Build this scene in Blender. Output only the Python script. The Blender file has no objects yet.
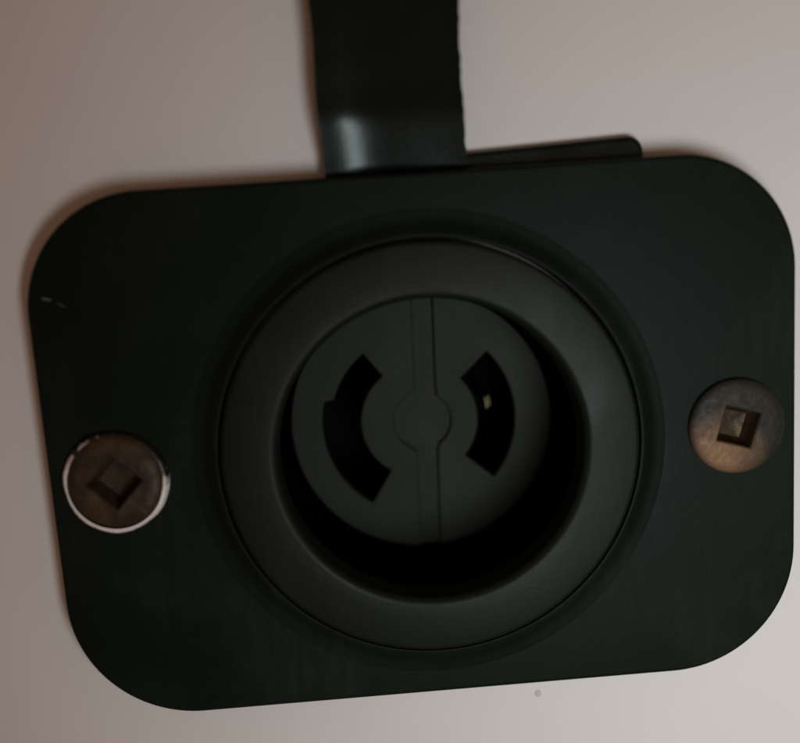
import bpy, bmesh, math, random
from mathutils import Vector, Matrix
random.seed(4)
MM = 0.001                       # everything below is written in millimetres
scene = bpy.context.scene
COL = scene.collection

# ------------------------------------------------------------------ camera
cam_d = bpy.data.cameras.new('camera'); cam = bpy.data.objects.new('camera', cam_d); COL.objects.link(cam)
def _rot(rx, ry, rz):
    cx, sx, cy, sy, cz, sz = math.cos(rx), math.sin(rx), math.cos(ry), math.sin(ry), math.cos(rz), math.sin(rz)
    return (Matrix(((cz, -sz, 0), (sz, cz, 0), (0, 0, 1))) @ Matrix(((1, 0, 0), (0, cx, -sx), (0, sx, cx)))
            @ Matrix(((cy, 0, sy), (0, 1, 0), (-sy, 0, cy))))
R = _rot(0.1625, -0.0345, -0.0670)
right = Vector((R[0][0], R[0][2], -R[0][1])); down = Vector((R[1][0], R[1][2], -R[1][1])); fwd = Vector((R[2][0], R[2][2], -R[2][1]))
cam_pos = Vector((-5.084, -84.911, 21.288))
m = Matrix((right, -down, -fwd)).transposed().to_4x4(); m.translation = cam_pos * MM
cam.matrix_world = m
cam_d.sensor_fit = 'HORIZONTAL'; cam_d.sensor_width = 36.0; cam_d.lens = 899.52 / 800 * 36.0
cam_d.clip_start = 0.002; cam_d.clip_end = 20.0
cam_d.dof.use_dof = True
cam_d.dof.focus_distance = (Vector((30, 0, -20)) - cam_pos).dot(fwd) * MM
cam_d.dof.aperture_fstop = cam_d.lens / 4.5          # a phone lens: aperture about 4.5 mm across
scene.camera = cam

# ------------------------------------------------------------------ light
world = bpy.data.worlds.new('World'); scene.world = world; world.use_nodes = True
bg = world.node_tree.nodes['Background']; bg.inputs[0].default_value = (1.0, 0.53, 0.33, 1); bg.inputs[1].default_value = 0.15
def area(name, loc, target, size, power, colour):
    d = bpy.data.lights.new(name, 'AREA'); d.shape = 'DISK'; d.size = size * MM; d.energy = power; d.color = colour
    o = bpy.data.objects.new(name, d); COL.objects.link(o)
    o.location = Vector(loc) * MM
    o.rotation_euler = (Vector(target) - Vector(loc)).to_track_quat('-Z', 'Y').to_euler()
    return o
area('cabin_lamp', (33, -116, -25), (112, 0, -46), 66, 0.123, (0.95, 1.0, 1.0))
scene.view_settings.view_transform = 'Standard'; scene.view_settings.look = 'None'
scene.view_settings.exposure = 0.0; scene.view_settings.gamma = 1.0
scene.view_settings.use_curve_mapping = False

# ------------------------------------------------------------------ materials
def material(name):
    mt = bpy.data.materials.new(name); mt.use_nodes = True
    nt = mt.node_tree; b = nt.nodes['Principled BSDF']
    return mt, nt, b
def N(nt, typ, **kw):
    n = nt.nodes.new(typ)
    for k, v in kw.items():
        if k.startswith('i_'): n.inputs[k[2:].replace('_', ' ')].default_value = v
        else: setattr(n, k, v)
    return n
def coords(nt, scale=(1, 1, 1), loc=(0, 0, 0), rot=(0, 0, 0)):
    tc = N(nt, 'ShaderNodeTexCoord'); mp = N(nt, 'ShaderNodeMapping')
    mp.inputs['Scale'].default_value = scale; mp.inputs['Location'].default_value = loc; mp.inputs['Rotation'].default_value = rot
    nt.links.new(tc.outputs['Object'], mp.inputs['Vector'])
    return mp.outputs['Vector']
def noise(nt, vec, scale, detail=4, rough=.55, dist=0):
    n = N(nt, 'ShaderNodeTexNoise'); n.inputs['Scale'].default_value = scale; n.inputs['Detail'].default_value = detail
    n.inputs['Roughness'].default_value = rough; n.inputs['Distortion'].default_value = dist
    nt.links.new(vec, n.inputs['Vector']); return n.outputs['Fac']
def ramp(nt, fac, stops):
    r = N(nt, 'ShaderNodeValToRGB'); e = r.color_ramp.elements
    while len(e) < len(stops): e.new(.5)
    for el, (p, c) in zip(e, stops): el.position = p; el.color = c if len(c) == 4 else (*c, 1)
    nt.links.new(fac, r.inputs[0]); return r.outputs[0]
def mixc(nt, fac, a, b):
    mx = N(nt, 'ShaderNodeMix', data_type='RGBA')
    for sock, v in ((mx.inputs[0], fac), (mx.inputs[6], a), (mx.inputs[7], b)):
        if hasattr(v, 'links') or isinstance(v, bpy.types.NodeSocket): nt.links.new(v, sock)
        else: sock.default_value = v if not isinstance(v, tuple) or len(v) == 4 else (*v, 1)
    return mx.outputs[2]
def bump(nt, b, h, strength, dist):
    bp = N(nt, 'ShaderNodeBump'); bp.inputs['Strength'].default_value = strength; bp.inputs['Distance'].default_value = dist
    nt.links.new(h, bp.inputs['Height']); nt.links.new(bp.outputs[0], b.inputs['Normal'])
G = lambda v: (v, v, v, 1)

def plastic(name, base, dust, rough0, rough1, seed=0., dust_amt=.5, spec=.5, scratches=True):
    mt, nt, b = material(name)
    v = coords(nt, loc=(seed, seed * .7, seed * .3))
    smudge = noise(nt, v, 70, 5, .6, .6)
    streak = noise(nt, coords(nt, scale=(1, 1, .12), rot=(0, .5, 0), loc=(seed, 0, 0)), 900, 3, .6)
    fine = noise(nt, v, 2600, 3, .6)
    d = ramp(nt, smudge, [(.47, G(0)), (.75, G(dust_amt))])
    mul = N(nt, 'ShaderNodeMath', operation='MULTIPLY'); nt.links.new(d, mul.inputs[0])
    nt.links.new(ramp(nt, streak, [(.35, G(.25)), (.7, G(1))]), mul.inputs[1])
    col = mixc(nt, mul.outputs[0], base, dust)
    nt.links.new(col, b.inputs['Base Color'])
    nt.links.new(ramp(nt, smudge, [(.3, G(rough0)), (.7, G(rough1))]), b.inputs['Roughness'])
    b.inputs['Specular IOR Level'].default_value = spec
    h = N(nt, 'ShaderNodeMath', operation='ADD'); nt.links.new(fine, h.inputs[0]); nt.links.new(streak, h.inputs[1])
    bump(nt, b, h.outputs[0], .12 if scratches else .06, .00012)
    return mt

M = {}
M['plate'] = plastic('black_plate_plastic', (.0036, .0076, .0052), (.018, .025, .021), .42, .58, 0.013, .6, .095)
M['body'] = plastic('black_socket_plastic', (.0048, .0082, .0045), (.020, .026, .019), .40, .54, 0.31, .45, .13)
M['bore'] = plastic('shade_black_shell', (.0010, .0010, .0012), (.002, .002, .002), .6, .75, 0.52, .2, .04)  # inner shells near black: shade of bore and slots put into the colour
M['insert'] = plastic('grey_black_insert', (.017, .0215, .0155), (.034, .040, .031), .5, .66, 0.77, .35, .12)
M['rubber'] = plastic('black_rubber', (.0006, .0034, .0030), (.006, .014, .012), .17, .30, 0.91, .4, .32, False)

M['rubber'].node_tree.nodes['Principled BSDF'].inputs['Specular Tint'].default_value = (.86, 1.0, .98, 1)   # greenish black rubber

mt, nt, b = material('white_gelcoat'); M['wall'] = mt
v = coords(nt)
nt.links.new(mixc(nt, noise(nt, v, 28, 4, .5), (.70, .685, .67), (.75, .735, .72)), b.inputs['Base Color'])
nt.links.new(ramp(nt, noise(nt, v, 60, 4), [(.3, G(.42)), (.7, G(.55))]), b.inputs['Roughness'])
b.inputs['Specular IOR Level'].default_value = .35
bump(nt, b, noise(nt, v, 45, 2, .4), .25, .0009)

def rusty(name, dark, mid, bright, seed, lo=.35, hi=.72, patch=None):
    mt, nt, b = material(name)
    v = coords(nt, loc=(seed, seed, seed))
    n1 = noise(nt, v, 330, 5, .6, .8); n2 = noise(nt, v, 1500, 4, .65)
    c = ramp(nt, n1, [(lo, dark), ((lo + hi) / 2, mid), (hi, bright)])
    c = mixc(nt, ramp(nt, n2, [(.4, G(0)), (.75, G(.5))]), c, (*[x * .45 for x in dark], 1))
    if patch:                                   # a flake of orange rust with a ragged edge
        ds = N(nt, 'ShaderNodeVectorMath', operation='DISTANCE'); nt.links.new(coords(nt), ds.inputs[0]); ds.inputs[1].default_value = [q * MM for q in patch]
        ma = N(nt, 'ShaderNodeMath', operation='MULTIPLY_ADD'); nt.links.new(n1, ma.inputs[0]); ma.inputs[1].default_value = -.0019; nt.links.new(ds.outputs['Value'], ma.inputs[2])
        c = mixc(nt, ramp(nt, ma.outputs[0], [(0.00005, G(.85)), (.0006, G(0))]), c, (.21, .12, .065, 1))
    nt.links.new(c, b.inputs['Base Color'])
    nt.links.new(ramp(nt, n2, [(.3, G(.42)), (.7, G(.66))]), b.inputs['Roughness'])
    b.inputs['Specular IOR Level'].default_value = .22
    nt.links.new(ramp(nt, n1, [(.3, G(.15)), (.7, G(.45))]), b.inputs['Metallic'])
    bump(nt, b, n2, .35, .00025)
    return mt
M['rust_left'] = rusty('dark_rust_screw', (.024, .016, .010), (.062, .040, .023), (.11, .075, .046), .21)
M['rust_right'] = rusty('tarnished_screw', (.022, .022, .017), (.029, .027, .020), (.046, .036, .025), .433, patch=(-1.7, -.7, -2.7))
M['recess_rust'] = rusty('screw_recess_rust', (.028, .018, .011), (.065, .040, .020), (.11, .075, .038), .6)
mt, nt, b = material('bare_steel_rim'); M['steel'] = mt
v = coords(nt, loc=(.11, .2, .05))
wear_light = noise(nt, v, 520, 4, .6, .4)
sep = N(nt, 'ShaderNodeSeparateXYZ'); nt.links.new(coords(nt), sep.inputs[0])     # rim wear plus painted light: lower arc bright, upper right dark
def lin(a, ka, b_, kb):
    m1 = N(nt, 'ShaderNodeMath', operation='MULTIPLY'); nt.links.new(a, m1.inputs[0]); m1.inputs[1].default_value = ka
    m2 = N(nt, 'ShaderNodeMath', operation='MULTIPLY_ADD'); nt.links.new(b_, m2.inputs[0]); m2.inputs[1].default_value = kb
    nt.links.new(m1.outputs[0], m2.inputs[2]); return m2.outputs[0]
wear_light = lin(lin(sep.outputs[0], -45, sep.outputs[2], -150), 1.0, wear_light, 1.9)
nt.links.new(ramp(nt, wear_light, [(.50, (.012, .010, .008)), (.66, (.40, .37, .35)), (1.0, (.85, .80, .79))]), b.inputs['Base Color'])
b.inputs['Metallic'].default_value = .12; b.inputs['Roughness'].default_value = .42
bump(nt, b, noise(nt, v, 1800, 3), .4, .0002)
mt, nt, b = material('dull_brass'); M['brass'] = mt
nt.links.new(mixc(nt, noise(nt, coords(nt), 900, 4), (.03, .025, .012), (.17, .14, .065)), b.inputs['Base Color'])
b.inputs['Metallic'].default_value = .9; b.inputs['Roughness'].default_value = .35
mt, nt, b = material('wall_grime'); M['grime'] = mt
nt.links.new(mixc(nt, noise(nt, coords(nt), 1500, 3), (.48, .46, .39), (.62, .59, .53)), b.inputs['Base Color']); b.inputs['Roughness'].default_value = .8
mt, nt, b = material('scuffed_plastic'); M['scuff'] = mt
nt.links.new(mixc(nt, noise(nt, coords(nt), 2500, 3), (.05, .055, .05), (.22, .23, .21)), b.inputs['Base Color']); b.inputs['Roughness'].default_value = .5

# ------------------------------------------------------------------ mesh helpers
def link(name, mesh, mat, parent=None, loc=(0, 0, 0), smooth=35):
    o = bpy.data.objects.new(name, mesh); COL.objects.link(o)
    if mat and not mesh.materials: mesh.materials.append(mat)
    if smooth:
        for p in mesh.polygons: p.use_smooth = True
        mesh.set_sharp_from_angle(angle=math.radians(smooth))
        w = o.modifiers.new('weighted', 'WEIGHTED_NORMAL'); w.keep_sharp = True
    o.location = Vector(loc) * MM
    if parent: o.parent = parent
    return o
def empty(name, loc=(0, 0, 0)):
    o = bpy.data.objects.new(name, None); COL.objects.link(o); o.location = Vector(loc) * MM
    o.empty_display_size = .005
    return o
def lathe(prof, seg=128, cap=False):
    """prof: list of (radius, y) in mm; axis = Y"""
    bm = bmesh.new(); rings = []
    for r, y in prof:
        if r < 1e-6: rings.append([bm.verts.new((0, y * MM, 0))]); continue
        rings.append([bm.verts.new((r * MM * math.cos(2 * math.pi * k / seg), y * MM, r * MM * math.sin(2 * math.pi * k / seg))) for k in range(seg)])
    for a, c in zip(rings, rings[1:]):
        if len(a) == 1 and len(c) == 1: continue
        for k in range(seg):
            k2 = (k + 1) % seg
            if len(a) == 1: f = (a[0], c[k2], c[k])
            elif len(c) == 1: f = (a[k], a[k2], c[0])
            else: f = (a[k], a[k2], c[k2], c[k])
            bm.faces.new(f)
    bmesh.ops.recalc_face_normals(bm, faces=bm.faces)
    me = bpy.data.meshes.new('lathe'); bm.to_mesh(me); bm.free(); return me
def slab(loops, y_front, y_back, bevel=.2, res=3):
    """flat piece with holes: loops are lists of (x, z) in mm, the first the outline; extruded along Y with rounded edges"""
    cu = bpy.data.curves.new('slab', 'CURVE'); cu.dimensions = '2D'; cu.fill_mode = 'BOTH'
    for lp in loops:
        s = cu.splines.new('POLY'); s.points.add(len(lp) - 1); s.use_cyclic_u = True
        for p, (x, z) in zip(s.points, lp): p.co = (x * MM, z * MM, 0, 1)
    th = (y_back - y_front) * MM
    cu.extrude = th / 2 - bevel * MM; cu.bevel_depth = bevel * MM; cu.bevel_resolution = res; cu.offset = -bevel * MM
    ob = bpy.data.objects.new('tmp', cu); COL.objects.link(ob)
    dg = bpy.context.evaluated_depsgraph_get(); dg.update()
    me = bpy.data.meshes.new_from_object(ob.evaluated_get(dg))
    bpy.data.objects.remove(ob); bpy.data.curves.remove(cu)
    yc = (y_front + y_back) / 2 * MM
    me.transform(Matrix(((1, 0, 0, 0), (0, 0, -1, yc), (0, 1, 0, 0), (0, 0, 0, 1))))
    bm = bmesh.new(); bm.from_mesh(me); bmesh.ops.remove_doubles(bm, verts=bm.verts, dist=1e-7)
    bmesh.ops.recalc_face_normals(bm, faces=bm.faces); bm.to_mesh(me); bm.free()
    me.materials.clear(); return me
def circle(cx, cz, r, n=96): return [(cx + r * math.cos(2 * math.pi * k / n), cz + r * math.sin(2 * math.pi * k / n)) for k in range(n)]
def rrect(x0, x1, z0, z1, r, n=20, rot=0., c=(0, 0), wob=0.):
    rs = r if isinstance(r, (list, tuple)) else (r,) * 4          # top right, top left, bottom left, bottom right
    pts = []
    for (cx, cz, a0, rr) in ((x1, z1, 0, rs[0]), (x0, z1, 90, rs[1]), (x0, z0, 180, rs[2]), (x1, z0, 270, rs[3])):
        ox = cx - rr if cx == x1 else cx + rr; oz = cz - rr if cz == z1 else cz + rr
        for k in range(n + 1):
            a = math.radians(a0 + 90 * k / n); pts.append((ox + rr * math.cos(a), oz + rr * math.sin(a)))
    if rot:
        ca, sa = math.cos(rot), math.sin(rot)
        pts = [(c[0] + (x - c[0]) * ca - (z - c[1]) * sa, c[1] + (x - c[0]) * sa + (z - c[1]) * ca) for x, z in pts]
    return pts
def sector(cx, cz, r0, r1, a0, a1, n=24, notch=None):
    pts = []
    for k in range(n + 1):
        a = a0 + (a1 - a0) * k / n; ro = r1
        if notch and a < notch[0]: ro = notch[1]
        pts.append((cx + ro * math.cos(math.radians(a)), cz + ro * math.sin(math.radians(a))))
    for k in range(n, -1, -1):
        a = math.radians(a0 + (a1 - a0) * k / n); pts.append((cx + r0 * math.cos(a), cz + r0 * math.sin(a)))
    return pts

# ------------------------------------------------------------------ wall
WALL_Y = 3.4                     # front of the plate is y = 0
CX, CZ = .35, -.48               # centre of the socket on the plate
me = slab([rrect(-250, 250, -215, 235, 8), circle(CX, CZ, 19.2)], WALL_Y, WALL_Y + 6, .3)
wall = link('wall', me, M['wall']); wall['kind'] = 'structure'; wall['label'] = 'smooth off-white gelcoat wall behind the socket'
bm = bmesh.new(); bmesh.ops.create_icosphere(bm, subdivisions=3, radius=.36 * MM)
for vtx in bm.verts:
    k = 1 + .2 * math.sin(5000 * vtx.co.x + 2) * math.cos(4000 * vtx.co.z)
    vtx.co.x *= k; vtx.co.z *= k * 1.1; vtx.co.y *= .22
me = bpy.data.meshes.new('speck'); bm.to_mesh(me); bm.free()
link('speck', me, M['grime'], wall, (10.35, WALL_Y, -28.9))

# ------------------------------------------------------------------ the socket
sock = empty('power_socket', (CX, WALL_Y, CZ))
sock['label'] = 'black plastic twist-lock power socket on rounded plate with two rusty screws'; sock['category'] = 'socket'
off = Vector((CX, WALL_Y, CZ))
def part(name, me, mat, loc=(0, 0, 0), parent=None, smooth=35):
    """loc in plate coordinates"""
    o = link(name, me, mat, parent or sock, smooth=smooth)
    o.location = (Vector(loc) - off) * MM if parent is None else Vector(loc) * MM
    return o
W, H = 73.0, 51.88
outline = rrect(-W / 2, W / 2, -H / 2, H / 2, (11.2, 11.2, 12.4, 12.6), 28)
SL, SR = (-29.95, -1.1), (30.4, -.4)
plate = part('faceplate', slab([outline, circle(CX, CZ, 22.3, 144), circle(*SL, 4.0, 48), circle(*SR, 4.0, 48)], 0, WALL_Y - 1.5, .45, 4), M['plate'])
# small light scuff on the left edge of the plate
def scuff(x, z, ln, ang, wd):
    bm = bmesh.new(); n = 7; top = []; bot = []
    for k in range(n):
        t = k / (n - 1); w = wd * math.sin(math.pi * (.08 + .84 * t)) * (.7 + .6 * random.random())
        px = ln * (t - .5); top.append((px, w)); bot.append((px, -w))
    vs = [bm.verts.new((p[0] * MM, -.012 * MM, p[1] * MM)) for p in top + bot[::-1]]
    bm.faces.new(vs)
    r = bmesh.ops.extrude_face_region(bm, geom=bm.faces[:])
    for v_ in r['geom']:
        if isinstance(v_, bmesh.types.BMVert): v_.co.y += .05 * MM
    bmesh.ops.rotate(bm, verts=bm.verts, cent=(0, 0, 0), matrix=Matrix.Rotation(-math.radians(ang), 3, 'Y'))
    bmesh.ops.recalc_face_normals(bm, faces=bm.faces)
    me = bpy.data.meshes.new('scuff'); bm.to_mesh(me); bm.free()
    o = link('scuff_mark', me, M['scuff'], plate, smooth=0); o.location = Vector((x, 0, z)) * MM
scuff(-34.5, 16.55, .9, -15, .09); scuff(-33.2, 15.9, .8, -35, .03)
# raised lip of the plate round the socket
part('raised_lip', lathe([(22.2, 1.6), (22.9, .25), (23.3, .06), (23.0, -.02), (22.5, -.05), (22.0, -.12), (21.7, -.24), (21.4, -.44), (21.1, -.66), (20.8, -.84), (20.62, -.9), (20.5, -.88), (20.44, -.78), (20.42, -.6), (20.42, 1.6), (22.2, 1.6)], 160), M['plate'], (CX, 0, CZ))
# socket body: ring, lip of the opening, widened shell behind it
DEPTH = 12.81
body = part('socket_ring', lathe([(20.15, 3.0), (20.15, -1.05), (20.1, -1.25), (19.95, -1.42), (19.7, -1.5), (18.2, -1.56), (16.8, -1.58), (15.6, -1.55), (15.25, -1.47), (14.98, -1.3), (14.8, -1.05), (14.73, -.75), (14.72, 0), (14.72, 1.6), (14.85, 1.9), (15.1, 2.1)], 160), M['body'], (CX, 0, CZ))
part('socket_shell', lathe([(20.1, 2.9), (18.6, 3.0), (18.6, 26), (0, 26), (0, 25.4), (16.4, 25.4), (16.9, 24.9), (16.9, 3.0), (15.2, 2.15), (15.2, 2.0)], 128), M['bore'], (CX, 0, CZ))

# insert: two halves with a shallow seam channel and a round hub between them, each with a curved contact slot
RF = 14.5
ICX, ICZ = .1 - CX, -.42 - CZ     # slots sit a touch left of the bore's centre
HUB = 3.2
def seam(side, n=14):
    """points of the channel edge from top to bottom, relative to the socket centre"""
    xt, xb = (1.95, 1.25) if side > 0 else (-.25, -.95)
    pts = []
    zt = math.sqrt(RF ** 2 - xt ** 2); zb = -math.sqrt(RF ** 2 - xb ** 2)
    X = lambda z: xt + (xb - xt) * (zt - z) / (zt - zb)
    zh = HUB * .92
    pts += [(X(zt), zt), (X(9.0), 9.0), (X(6.0), 6.0), (X(4.2), 4.2), (X(3.5) + .05 * side, 3.45)]
    for k in range(n + 1):
        a = math.radians(58 - 116 * k / n)
        pts.append(((HUB * math.cos(a)) * side + .05, HUB * math.sin(a)))
    pts += [(X(-3.5) + .05 * side, -3.45), (X(-4.2), -4.2), (X(-6.0), -6.0), (X(-9.0), -9.0), (X(zb), zb)]
    return pts
def half(side):
    s = seam(side); a0 = math.atan2(s[-1][1], s[-1][0]); a1 = math.atan2(s[0][1], s[0][0])
    if side < 0: a0 += 0; a1 -= 2 * math.pi; 
    arc = [(RF * math.cos(a0 + (a1 - a0) * k / 60), RF * math.sin(a0 + (a1 - a0) * k / 60)) for k in range(1, 60)]
    if side < 0:
        slot = sector(ICX, ICZ, 6.55, 10.75, 126, 237, 40, (163, 9.75))
    else:
        slot = sector(ICX, ICZ, 6.55, 10.65, -41.5, 42.5, 30)
    return slab([s + arc, slot], DEPTH, DEPTH + 1.6, .22, 3)
for side in (-1, 1):
    part('insert_half', half(side), M['insert'], (CX, 0, CZ))
# channel floor under the seam, half a millimetre below the faces
L_, R_ = seam(-1), seam(1)
L_ = [(x - .35, z * .992) for x, z in L_]; R_ = [(x + .35, z * .992) for x, z in R_]
part('seam_channel', slab([R_ + L_[::-1]], DEPTH + .5, DEPTH + 2.0, .05, 1), M['insert'], (CX, 0, CZ))
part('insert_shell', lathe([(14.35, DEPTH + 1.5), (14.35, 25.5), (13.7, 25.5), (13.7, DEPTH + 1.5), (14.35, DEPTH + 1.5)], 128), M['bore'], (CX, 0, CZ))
# brass contacts deep in the slots
def contact(a0, a1, r0, r1, y0, y1):
    part('contact', slab([sector(ICX, ICZ, r0, r1, a0, a1, 14)], y0, y1, .12, 2), M['brass'], (CX, 0, CZ))
contact(2, 12, 7.75, 8.05, DEPTH + 2.4, 25.5); contact(3, 12.5, 8.2, 8.4, DEPTH + 2.9, 25.5)

# screws: pan heads with a square drive
def screw(pos, rad, rise, sq, ang, mat, rim, tilt, label):
    root_loc = (pos[0], -.35, pos[1])
    seg = 96; bm = bmesh.new()
    ca, sa = math.cos(math.radians(ang)), math.sin(math.radians(ang))
    def sqpt(k, half, y):                      # a square ring with the same number of points as the circle
        a = 2 * math.pi * k / seg; c, s = math.cos(a), math.sin(a); q = half / max(abs(c), abs(s))
        x, z = c * q, s * q
        return (x * ca - z * sa, y, x * sa + z * ca)
    def cpt(k, r, y):
        a = 2 * math.pi * k / seg + math.radians(ang); return (r * math.cos(a), y, r * math.sin(a))
    rings = []
    for r, y in ((rad - .05, .55), (rad, .1), (rad - .04, -rise * .25), (rad - .18, -rise * .55), (rad - .5, -rise * .8), (rad * .78, -rise * .93), (rad * .64, -rise)):
        rings.append([bm.verts.new(Vector(cpt(k, r, y)) * MM) for k in range(seg)])
    for hf, y in ((sq / 2 + .14, -rise - .0), (sq / 2, -rise + .14), (sq / 2 - .12, -rise + 1.1), (sq / 2 - .5, -rise + 2.0), (.3, -rise + 2.2)):
        rings.append([bm.verts.new(Vector(sqpt(k, hf, y)) * MM) for k in range(seg)])
    for a, c in zip(rings, rings[1:]):
        for k in range(seg): bm.faces.new((a[k], a[(k + 1) % seg], c[(k + 1) % seg], c[k]))
    bm.faces.new(rings[-1])
    for f in bm.faces:                          # the drive recess keeps its own rust
        f.material_index = 0
    bmesh.ops.recalc_face_normals(bm, faces=bm.faces)
    # split the recess from the head
    cen = lambda f: f.calc_center_median()
    me_h = bpy.data.meshes.new('screw'); me_r = bpy.data.meshes.new('drive')
    b2 = bm.copy()
    bm.verts.ensure_lookup_table()
    lim = (len(rings) - 4) * seg
    rec = [f for f in bm.faces if min(v_.index for v_ in f.verts) >= lim - 0 and True]
    bm.verts.index_update()
    rec = [f for f in bm.faces if min(v_.index for v_ in f.verts) >= lim]
    bmesh.ops.delete(bm, geom=rec, context='FACES')
    b2.verts.index_update()
    keep = [f for f in b2.faces if min(v_.index for v_ in f.verts) < lim]
    bmesh.ops.delete(b2, geom=keep, context='FACES')
    for b_, me_ in ((bm, me_h), (b2, me_r)):
        bmesh.ops.delete(b_, geom=[v_ for v_ in b_.verts if not v_.link_faces], context='VERTS'); b_.to_mesh(me_); b_.free()
    head = part('screw', me_h, mat, root_loc, smooth=40)
    head['label'] = label
    head.rotation_euler = (math.radians(tilt[0]), 0, math.radians(tilt[1]))
    link('drive_recess', me_r, M['recess_rust'], head, smooth=25)
    if rim:
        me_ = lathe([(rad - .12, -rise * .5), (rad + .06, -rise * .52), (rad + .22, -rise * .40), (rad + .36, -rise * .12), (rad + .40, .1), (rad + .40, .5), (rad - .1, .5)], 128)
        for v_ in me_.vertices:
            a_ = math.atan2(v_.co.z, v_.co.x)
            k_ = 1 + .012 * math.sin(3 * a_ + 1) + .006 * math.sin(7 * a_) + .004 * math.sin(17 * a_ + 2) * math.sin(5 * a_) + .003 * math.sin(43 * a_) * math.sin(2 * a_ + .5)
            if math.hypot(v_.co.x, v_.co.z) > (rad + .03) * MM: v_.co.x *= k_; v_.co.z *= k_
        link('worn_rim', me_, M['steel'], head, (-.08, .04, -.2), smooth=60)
    return head
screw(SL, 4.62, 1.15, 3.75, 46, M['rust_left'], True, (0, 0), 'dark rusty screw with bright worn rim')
screw(SR, 4.75, .55, 3.5, -17, M['rust_right'], False, (0, 0), 'tarnished screw with orange rust patch')

# ------------------------------------------------------------------ rubber strap with its pad clamped behind the plate
strap = empty('rubber_strap', (-1.4, WALL_Y, 27))
strap['label'] = 'glossy black rubber strap rising from behind the plate top edge'; strap['category'] = 'strap'
soff = Vector((-1.4, WALL_Y, 27))
pad = link('pad', slab([rrect(-7.0, 22.6, 22.4, 27.5, (1.5, 1.2, .8, .8), 8, math.radians(2.2), (5, 27.2))], WALL_Y - 1.15, WALL_Y - .02, .5, 4), M['rubber'], strap)
pad.location = -soff * MM
# strap: a swept section that leaves the pad, bows off the wall and goes up out of the picture
def strap_mesh():
    bm = bmesh.new(); n = 180; mseg = 48; rings = []; yacc = 0.; z_step = (84 - 24.5) / n
    sst = lambda u: (lambda w: w * w * (3 - 2 * w))(min(1, max(0, u)))
    for i in range(n + 1):
        z = 24.5 + (84 - 24.5) * i / n
        t = max(0, (z - 25.0))
        y = WALL_Y - 1.3 - yacc; yacc += (z_step if t > 0 else 0) * (.29 * sst((t - .1) / 1.4) * (1 - .9 * sst((t - 4.6) / 2.8))); fade = sst((t - .1) / .9)
        xl = -7.95 - .012 * t + .10 * math.sin(z * .5 + 1) ; xr = 5.25 + .09 * math.sin(z * .43 + 2) + .05 * math.sin(z * 1.7 + 1) * math.sin(z * .31) + .035 * math.sin(z * 4.7) * math.sin(z * .83 + .4)
        if z < 29: xr += .5 * max(0, (29 - z) / 3) ** 2
        yb = min(y + 1.5, WALL_Y - .03)
        ring = []
        w = xr - xl; cx = (xl + xr) / 2
        for k in range(mseg + 1):                 # front, slightly crowned with rolled edges
            s = -1 + 2 * k / mseg
            e = (1 - abs(s) ** (8 if s < 0 else 40))
            crown = fade * ((1.8 * abs(s) ** 3 if s < 0 else .1 * s ** 3) + .8 * s) + (.30 if s < 0 else 0) * (e - 1)
            ring.append((cx + s * w / 2, y - crown, z))
        ring.append((xr - .9, yb, z)); ring.append((xl + .15, yb, z))
        rings.append([bm.verts.new(Vector(p) * MM - soff * MM) for p in ring])
    for a, c in zip(rings, rings[1:]):
        L = len(a)
        for k in range(L): bm.faces.new((a[k], a[(k + 1) % L], c[(k + 1) % L], c[k]))
    bm.faces.new(rings[0]); bm.faces.new(rings[-1])
    bmesh.ops.recalc_face_normals(bm, faces=bm.faces)
    me = bpy.data.meshes.new('strap'); bm.to_mesh(me); bm.free(); return me
link('band', strap_mesh(), M['rubber'], strap, smooth=50)
